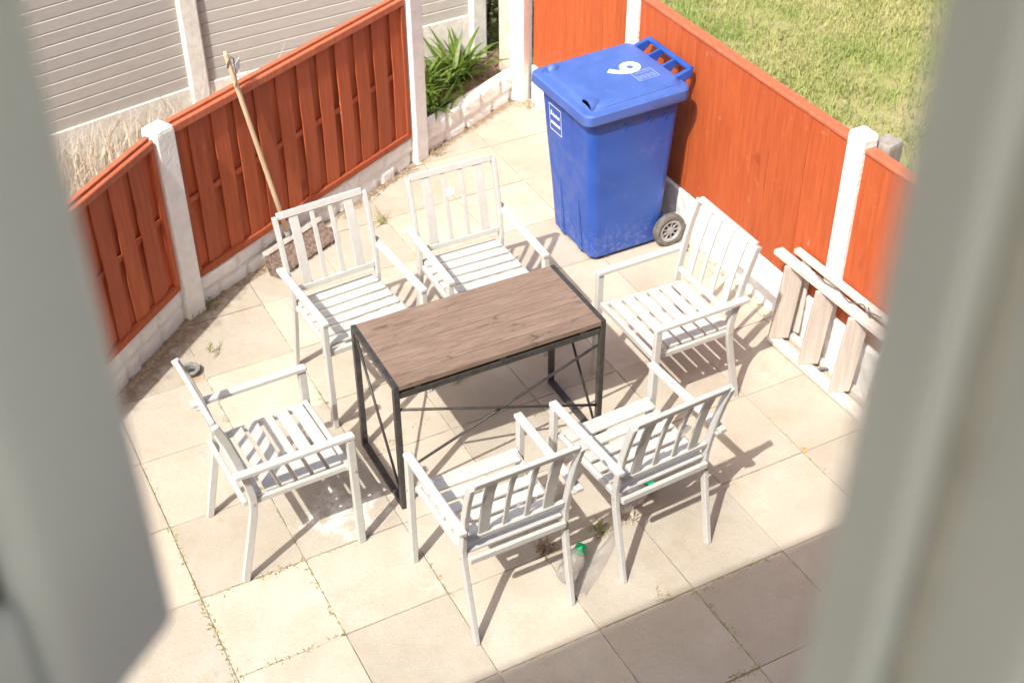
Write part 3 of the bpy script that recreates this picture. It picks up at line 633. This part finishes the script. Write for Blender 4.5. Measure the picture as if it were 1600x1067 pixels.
# ------------------------------------------------------------------ broom
hx = Vector((1.262, 1.262, 0)); baz = R_(26)
br = thing('broom', 'push broom with brown bristles and pale handle leaning on the red panel', 'broom', hx, baz)
box('head', (.44, .052, .026), (0, .035, .118), M['treadw'], br, .004, (R_(-32), 0, 0))
hair, hf = [], []
for i in range(2600):
    x = random.uniform(-.215, .215); yy = random.uniform(-.016, .016); p = Vector((x, .030 + yy, .107 - yy * .6)); q = Vector((x * 1.10 + random.uniform(-.012, .012), -.040 + yy * 2.2 + random.uniform(-.012, .012), .006 + max(0, -yy) * .8 + random.uniform(0, .008)))
    n0 = len(hair); wd = Vector((.0022, 0, 0)); mid = (p + q) / 2 + Vector((0, .012, .006)); hair += [p - wd, p + wd, mid + wd, mid - wd, q + wd, q - wd]; hf += [(n0, n0 + 1, n0 + 2, n0 + 3), (n0 + 3, n0 + 2, n0 + 4, n0 + 5)]
tag(link('bristles', me('bristles', hair, hf, M['bristle']), br), kind='stuff')
box('bristle_core', (.40, .018, .07), (0, .006, .068), M['bristle'], br, .006, (R_(-40), 0, 0))
def toloc(p): d = Vector(p) - hx; return Vector((d.x * math.cos(baz) + d.y * math.sin(baz), -d.x * math.sin(baz) + d.y * math.cos(baz), d.z))
hp0 = toloc((1.222, 1.283, .125)); fpx = A1 + dA * 0.0
ft = Vector((1.020, 1.265, 1.11)); nrmA = Vector((dA.y, -dA.x)); 
dist = nrmA.dot(Vector((ft.x, ft.y)) - A1); ft += Vector((nrmA.x, nrmA.y, 0)) * (.042 - dist)
dirh = (toloc(ft) - hp0).normalized(); hp1 = hp0 + dirh * 1.235
v, f = tube([hp0, hp0 + dirh * .3, hp0 + dirh * .9, hp1 - dirh * .1, hp1 - dirh * .02, hp1], [.0135, .0135, .013, .013, .0125, .008], 12); hd = link('handle', me('handle', v, f, M['handle'], True), br)
v, f = tube([hp0 - dirh * .02, hp0 + dirh * .05], .0175, 12); link('socket', me('socket', v, f, M['greyc'], True), br)
pk = hp1 - dirh * .09; v, f = tube([pk + Vector((-.016, 0, .0)), pk + Vector((-.02, -.01, .03)), pk + Vector((0, -.018, .06)), pk + Vector((.02, -.012, .04)), pk + Vector((.022, -.012, -.03)), pk + Vector((.016, -.014, -.08)), pk + Vector((0, -.018, -.11))], .003, 6); link('hanging_cord', me('cord', v, f, M['rope'], True), hd)
box('hang_tag', (.045, .002, .07), pk + Vector((.045, -.006, -.01)), M['paper'], hd, 0, (.2, -.3, .3))

# ------------------------------------------------------------------ small things on the paving
pp = U(298, 583)
v, f = lathe([(.034, -.005), (.034, .018), (.050, .020), (.052, .032), (.036, .033), (.033, .030), (.032, -.03)], 10); d = me('pipe', v, f[:-2], M['greyc'])
dp = link('drain_pipe', smooth_by_angle(d, 30), None, (pp.x, pp.y, .0)); v, f = lathe([(.0325, .004), (0, .006)], 16); link('pipe_shade', me('pipe_shade', v, f[:-1], M['gasket']), dp)  # black disc inside the collar stands in for the shade down the pipe
tag(dp, 'short grey drain pipe collar standing up from the paving at left', 'drain')
def bottle(label, base, capp, r, crush=0.):
    b0, c0 = Vector(base), Vector(capp); L = (c0 - b0).length; t = thing('plastic_bottle', label, 'bottle', (b0.x, b0.y, r + .002), math.atan2(c0.y - b0.y, c0.x - b0.x), 'empty clear plastic bottles')
    cr = .026; prof = [(.0, .004), (r * .7, .0), (r * .97, .012), (r, .03), (r, L * .25), (r * .93, L * .28), (r * .93, L * .40), (r, L * .43), (r * .98, L * .60), (r * .75, L * .74), (r * .46, L * .84), (.018, L * .88), (.018, L * .93)]
    v, f = lathe(prof, 24); v = [(z, x * (1 - crush * .25 * math.sin(z * 40)), y) for x, y, z in v]; link('body', me('body', v, f, M['film'], True), t)
    v, f = lathe([(cr, L * .85), (cr * 1.02, L), (cr * .92, L * 1.012), (0, L * 1.013)], 9); v = [(z, x, y) for x, y, z in v]; link('cap', smooth_by_angle(me('cap', v, f, M['green']), 40), t)
a, b = U(889, 922), U(908, 866); dv = (b - a).normalized()
bottle('clear plastic bottle with green cap at the leg of the nearest chair', (a.x - .005, a.y + .03, 0), (b.x, b.y, 0), .046)
a, b = U(962, 806), U(1018, 768); bottle('clear plastic bottle with green cap under the right hand near chair', a, b, .042)
# strip of clear film
fa, fb = U(908, 930), U(972, 805); nfx = []; 
fv, ff = [], []
for i in range(25):
    u = i / 24; c = fa.lerp(fb, u); dn = (fb - fa).normalized(); sd_ = Vector((-dn.y, dn.x, 0)); wv = .045 * (.75 + .3 * math.sin(u * 5.2 + .6)) * (0.55 + .45 * min(1, u * 4))
    for k in range(7): s = k / 6 - .5; fv.append(c + sd_ * (2 * s * wv + .012 * math.sin(u * 7)) + Vector((0, 0, .005 + .020 * (1 - 4 * s * s) * (.6 + .4 * math.sin(u * 17 + k)) )))
for i in range(24):
    for k in range(6): ff.append((i * 7 + k, i * 7 + k + 1, i * 7 + 8 + k, i * 7 + 7 + k))
tag(link('plastic_wrap', me('wrap', fv, ff, M['film'], True)), 'crumpled strip of clear plastic wrap lying between the two near chairs', 'plastic wrap')
# leaf debris by ladder
pq = U(1262, 560)
for k in range(3):
    p = U(1255 + 9 * k, 573 + 3 * k); v = [(-.03, -.01, .004), (.0, -.02, .012), (.035, .0, .006), (.0, .018, .016)]; tag(link('dry_leaf', me('leaf', v, [(0, 1, 3), (1, 2, 3)], M['litter']), None, (p.x, p.y, .0), (0, .2 * k, k * 1.9)), ('leftmost of three pale dry leaves at the foot of the ladder', 'middle one of three pale dry leaves at the foot of the ladder', 'rightmost of three pale dry leaves at the foot of the ladder')[k], 'leaf', 'dry leaves at the ladder foot')

p = U(1256, 704); v = [(-.02, -.012, .003), (.005, -.018, .010), (.024, .004, .004), (-.004, .016, .012)]; tag(link('dry_leaf', me('leaf', v, [(0, 1, 3), (1, 2, 3)], M['rust']), None, (p.x, p.y, 0), (0, 0, .4)), 'small orange brown leaf scrap at a paving joint right of the chairs', 'leaf')
# ------------------------------------------------------------------ vegetation
def blades(name, P, H, Wd, lean, mat, label=None, cat=None, up=1.0, seg=2):
    n = len(P); az = RNG.uniform(0, 2 * np.pi, n); ln = lean * RNG.uniform(.3, 1.3, n); h = H * RNG.uniform(.5, 1.3, n)
    dx, dy = np.cos(az), np.sin(az); sxv = np.stack([-dy, dx, np.zeros(n)], 1) * (Wd * RNG.uniform(.6, 1.3, n))[:, None] * .5
    d = np.stack([dx, dy, np.zeros(n)], 1); z = np.array([0, 0, 1.])
    p0 = P; p1 = P + d * (h * ln * .35)[:, None] + z * (h * .6)[:, None] * up; p2 = P + d * (h * ln)[:, None] + z * (h * np.maximum(.25, 1 - .35 * ln))[:, None] * up
    V = np.stack([p0 - sxv, p0 + sxv, p1 + sxv * .8, p1 - sxv * .8, p2], 1).reshape(-1, 3)
    i0 = np.arange(n) * 5
    loops = np.stack([i0, i0 + 1, i0 + 2, i0 + 3, i0 + 3, i0 + 2, i0 + 4], 1).ravel()
    ls = np.stack([np.arange(n) * 7, np.arange(n) * 7 + 4], 1).ravel(); 
    d_ = bpy.data.meshes.new(name); d_.vertices.add(len(V)); d_.vertices.foreach_set('co', V.ravel().astype(np.float32))
    d_.loops.add(len(loops)); d_.loops.foreach_set('vertex_index', loops.astype(np.int32)); d_.polygons.add(len(ls)); d_.polygons.foreach_set('loop_start', ls.astype(np.int32))
    d_.update(calc_edges=True); d_.materials.append(mat); return d_
# lawn right of the orange fence
lawn = me('lawn', [(FX + .09, -6, -.035), (30, -6, -.035), (30, 30, -.035), (FX + .09, 30, -.035)], [(0, 1, 2, 3)], M['lawn']); tag(link('lawn', lawn), kind='structure')
n = 150000; P = np.stack([RNG.uniform(FX + .15, 8.2, n), RNG.uniform(-2.4, 5.6, n), np.full(n, -.036)], 1)
cl = np.sin(P[:, 0] * 3.1 + 1.3 * np.sin(P[:, 1] * 2.3)) + np.sin(P[:, 1] * 4.1 + 1.7 * np.sin(P[:, 0] * 1.7)) + .8 * np.sin(P[:, 0] * 9 + P[:, 1] * 7); keep = RNG.uniform(-2.2, 2.0, n) < cl + 1.0
P = P[keep]; tag(link('grass', blades('grass', P, .075, .006, 1.0, M['grass'])), 'sunlit green and yellow lawn grass beyond the orange fence', 'grass', kind='stuff')
# verge and straw behind the left fence
n = 15000; P = []
while len(P) < n:
    x, y = random.uniform(-1.6, 1.3), random.uniform(.2, 2.6); q = Vector((x, y))
    nl = Vector((dL.y, -dL.x)); nm_ = Vector((dA.y, -dA.x))
    if nl.dot(q - A1) < -.28 and nm_.dot(q - A1) < -.30: P.append((x, y, -.04))
verge = me('verge', [(-3, -2, -.05), (-1.2, -.40, -.05), (.5, 1.1, -.05), (2.3, 2.0, -.05), (3.3, 2.5, -.05), (3.3, 2.8, -.05), (-3, 2.2, -.05)], [(0, 1, 2, 3, 4, 5, 6)], M['straw']); tag(link('verge', verge), kind='structure')
P = np.array(P); tag(link('dry_grass', blades('dry_grass', P, .50, .0055, .42, M['straw'])), 'tangle of bleached dry grass behind the leftmost red panel', 'dry grass', kind='stuff')
def tuft(name, label, p, n, h, wd, mat, spread=.03, lean=1.0, cat='weed', group=None):
    P = np.array([(random.gauss(0, spread), random.gauss(0, spread), -.002) for _ in range(n)]); return tag(link(name, blades(name, P, h, wd, lean, mat), None, p), label, cat, group)
for u, v_, z, lb in ((245, 150, 1.25, 0), (262, 160, 1.2, 0)): pass
for x, y, h, n, lb in ((.95, 2.45, .62, 40, 'tall bleached grass seed heads in front of the bare concrete post'), (1.42, 2.44, .70, 30, 'tall dry grass stems rising behind the broom handle'), (.55, 2.05, .55, 40, 'tall straw stems behind the post between red panels')):
    tuft('tall_dry_grass', lb, (x, y, -.02), n, h, .007, M['straw'], .08, .45, 'dry grass', 'tall dry grass clumps')
pw = U(598, 350); tuft('weed_tuft', 'straggly yellow green weed on the paving behind the broom chair', (pw.x, pw.y, 0), 14, .06, .005, M['moss'], .012, 2.4)
pw = U(333, 547); tuft('weed_tuft', 'small green weed in the joint beside the drain pipe', (pw.x, pw.y, 0), 12, .03, .009, M['moss'], .018, 2.0)
pw = U(938, 830); tuft('weed_tuft', 'green weed tuft by the plastic wrap behind the nearest chair', (pw.x, pw.y, 0), 50, .028, .006, M['moss'], .022, 1.5)
pw = U(986, 811); tuft('weed_tuft', 'sparse yellow weed between the legs of the right hand near chair', (pw.x, pw.y, 0), 34, .045, .005, M['straw'], .022, 1.6)
pw = U(1036, 932); tuft('weed_tuft', 'small pale weed at the edge of the house shadow', (pw.x, pw.y, 0), 16, .022, .005, M['moss'], .02, 1.8)
pw = U(853, 857); tuft('dirt_clump', 'dark clump of dead moss in the joint under the nearest chair', (pw.x, pw.y, 0), 70, .022, .008, M['litter'], .018, 1.6, 'moss')
pw = U(305, 482); tuft('weed_tuft', 'weeds at the foot of the post between red panels', (pw.x + .03, pw.y - .02, 0), 60, .05, .007, M['moss'], .035, 1.4)
pw = U(668, 238); tuft('weed_tuft', 'dry weeds at the foot of the tall white post by the plant bed', (pw.x + .03, pw.y - .0, 0), 50, .045, .007, M['litter'], .035, 1.8)
# moss in joints and litter along the walls
P = []
def joint(u0, v0, u1, v1, n, s=.006):
    a, b = U(u0, v0), U(u1, v1)
    for _ in range(n):
        t = random.random(); t = min(1, max(0, round(t * 9) / 9 + random.gauss(0, .035))); p = a.lerp(b, t); P.append((p.x + random.gauss(0, s), p.y + random.gauss(0, s), -.008))
joint(222, 726, 266, 826, 60); joint(266, 826, 371, 1061, 260); joint(316, 936, 476, 875, 110); joint(476, 875, 539, 990, 50); joint(371, 1061, 539, 990, 70); joint(660, 865, 702, 931, 80); joint(539, 990, 702, 931, 30); joint(1088, 922, 1185, 1041, 70); joint(1130, 1067, 1185, 1041, 160); joint(1158, 617, 1330, 775, 80); joint(1087, 922, 1226, 858, 60); joint(476, 875, 570, 842, 70); joint(499, 609, 508, 640, 40)
joint(320, 590, 476, 875, 90); joint(600, 700, 690, 640, 60); joint(800, 660, 860, 640, 40)
tag(link('joint_moss', blades('joint_moss', np.array(P), .014, .006, 1.6, M['moss'])), 'moss and tiny weeds growing along the paving joints', 'moss', kind='stuff')
P = []
for a, b, off, n in ((A0, A1, .03, 900), (A1, A2, .028, 500), (A2, A3, .028, 420)):
    d = (b - a); nn = Vector((d.y, -d.x)).normalized()
    for _ in range(n): p = a + d * random.random() + nn * (off + abs(random.gauss(0, .02))); P.append((p.x, p.y, -.002))
for _ in range(260): P.append((FX - .015 - abs(random.gauss(0, .018)), random.uniform(-2.2, 2.2), -.002))
for _ in range(120): P.append((random.gauss(3.24, .04), random.gauss(2.24, .05), -.002))
tag(link('wall_foot_litter', blades('litter', np.array(P), .016, .012, 2.4, M['litter'], up=.6)), 'dry leaf litter and soil crumbs along the foot of the walls', 'litter', kind='stuff')

# strap leaved plants in the bed
LV = []
for k in range(6):
    Lf = .42; wd = .034; bend = (.9, 1.3, 1.7, .5, 2.1, 1.1)[k]; v = []; K = 9
    x = z = 0.; ang = .25 if k % 2 else .12
    for i in range(K + 1):
        u = i / K; hw = wd * .5 * math.sin(math.pi * min(1, .18 + .82 * u)) ** .8 * (1 if u < .98 else .05)
        v += [(x, -hw, z), (x, 0, z - hw * .35), (x, hw, z)]
        x += Lf / K * math.sin(ang); z += Lf / K * math.cos(ang); ang += bend / K
    f = []
    for i in range(K): q = i * 3; f += [(q, q + 1, q + 4, q + 3), (q + 1, q + 2, q + 5, q + 4)]
    LV.append(me('leaf', v, f, M['leaf'], True))
def plant(label, loc, n, sc):
    t = thing('strap_leaf_plant', label, 'plant', loc, 0, 'spiky plants in the corner bed')
    for i in range(n):
        o = link('leaf', LV[random.randrange(6)], t, (random.gauss(0, .045), random.gauss(0, .045), -.01), (random.uniform(-.15, .15), random.uniform(-.1, .35), random.uniform(0, 6.28))); s = sc * random.uniform(.6, 1.15); o.scale = (s, s, s)
plant('spiky green plant beside the tall white post, leftmost in the bed', (2.52, 2.38, .12), 80, .85)
plant('largest spiky light green plant in the middle of the bed', (2.84, 2.50, .12), 85, .95)
plant('low dark green strap leaved plant at the front left of the bed', (2.55, 2.20, .12), 64, .62)
n = 900; P = np.stack([RNG.uniform(2.35, 3.2, n), np.zeros(n), np.full(n, .115)], 1); tt = (P[:, 0] - A2.x) / (A3.x - A2.x); P[:, 1] = A2.y + tt * (A3.y - A2.y) + .07 + np.abs(RNG.normal(0, .09, n))
tag(link('bed_straw', blades('bed_straw', P, .075, .007, 2.0, M['litter'])), 'brown dead stalks along the front of the plant bed', 'dead stalks', kind='stuff')
# hedge beyond the corner
n = 2600; c = np.stack([RNG.uniform(3.22, 4.3, n), RNG.uniform(2.72, 3.7, n), RNG.uniform(0, .9, n)], 1); keep = RNG.uniform(0, 1, n) < 1 - (c[:, 2] - .3 * c[:, 1] + .7).clip(0, 1) * .3; c = c[keep]; n = len(c)
v, f = [], []
for p in c:
    q = Matrix.Rotation(random.uniform(0, 6.28), 3, 'Z') @ Matrix.Rotation(random.uniform(-1.2, 1.2), 3, 'X'); s = random.uniform(.018, .045); n0 = len(v)
    v += [Vector(p) + q @ Vector(a) * s for a in ((-1, 0, 0), (0, -.5, .1), (1, 0, 0), (0, .5, .1))]; f.append((n0, n0 + 1, n0 + 2, n0 + 3))
hg = thing('hedge', 'dark brown green hedge glimpsed through the gap by the corner post', 'hedge', (0, 0, 0)); tag(link('foliage', me('foliage', v, f, M['ivy']), hg), kind='stuff')
for k in range(7):
    x, y = random.uniform(3.3, 4.2), random.uniform(2.85, 3.6); v, f = tube([(x, y, -.06), (x + random.uniform(-.1, .1), y + random.uniform(-.1, .1), .45), (x + random.uniform(-.2, .2), y, .9)], [.016, .011, .005], 6); link('stem', me('stem', v, f, M['soil'], True), hg)
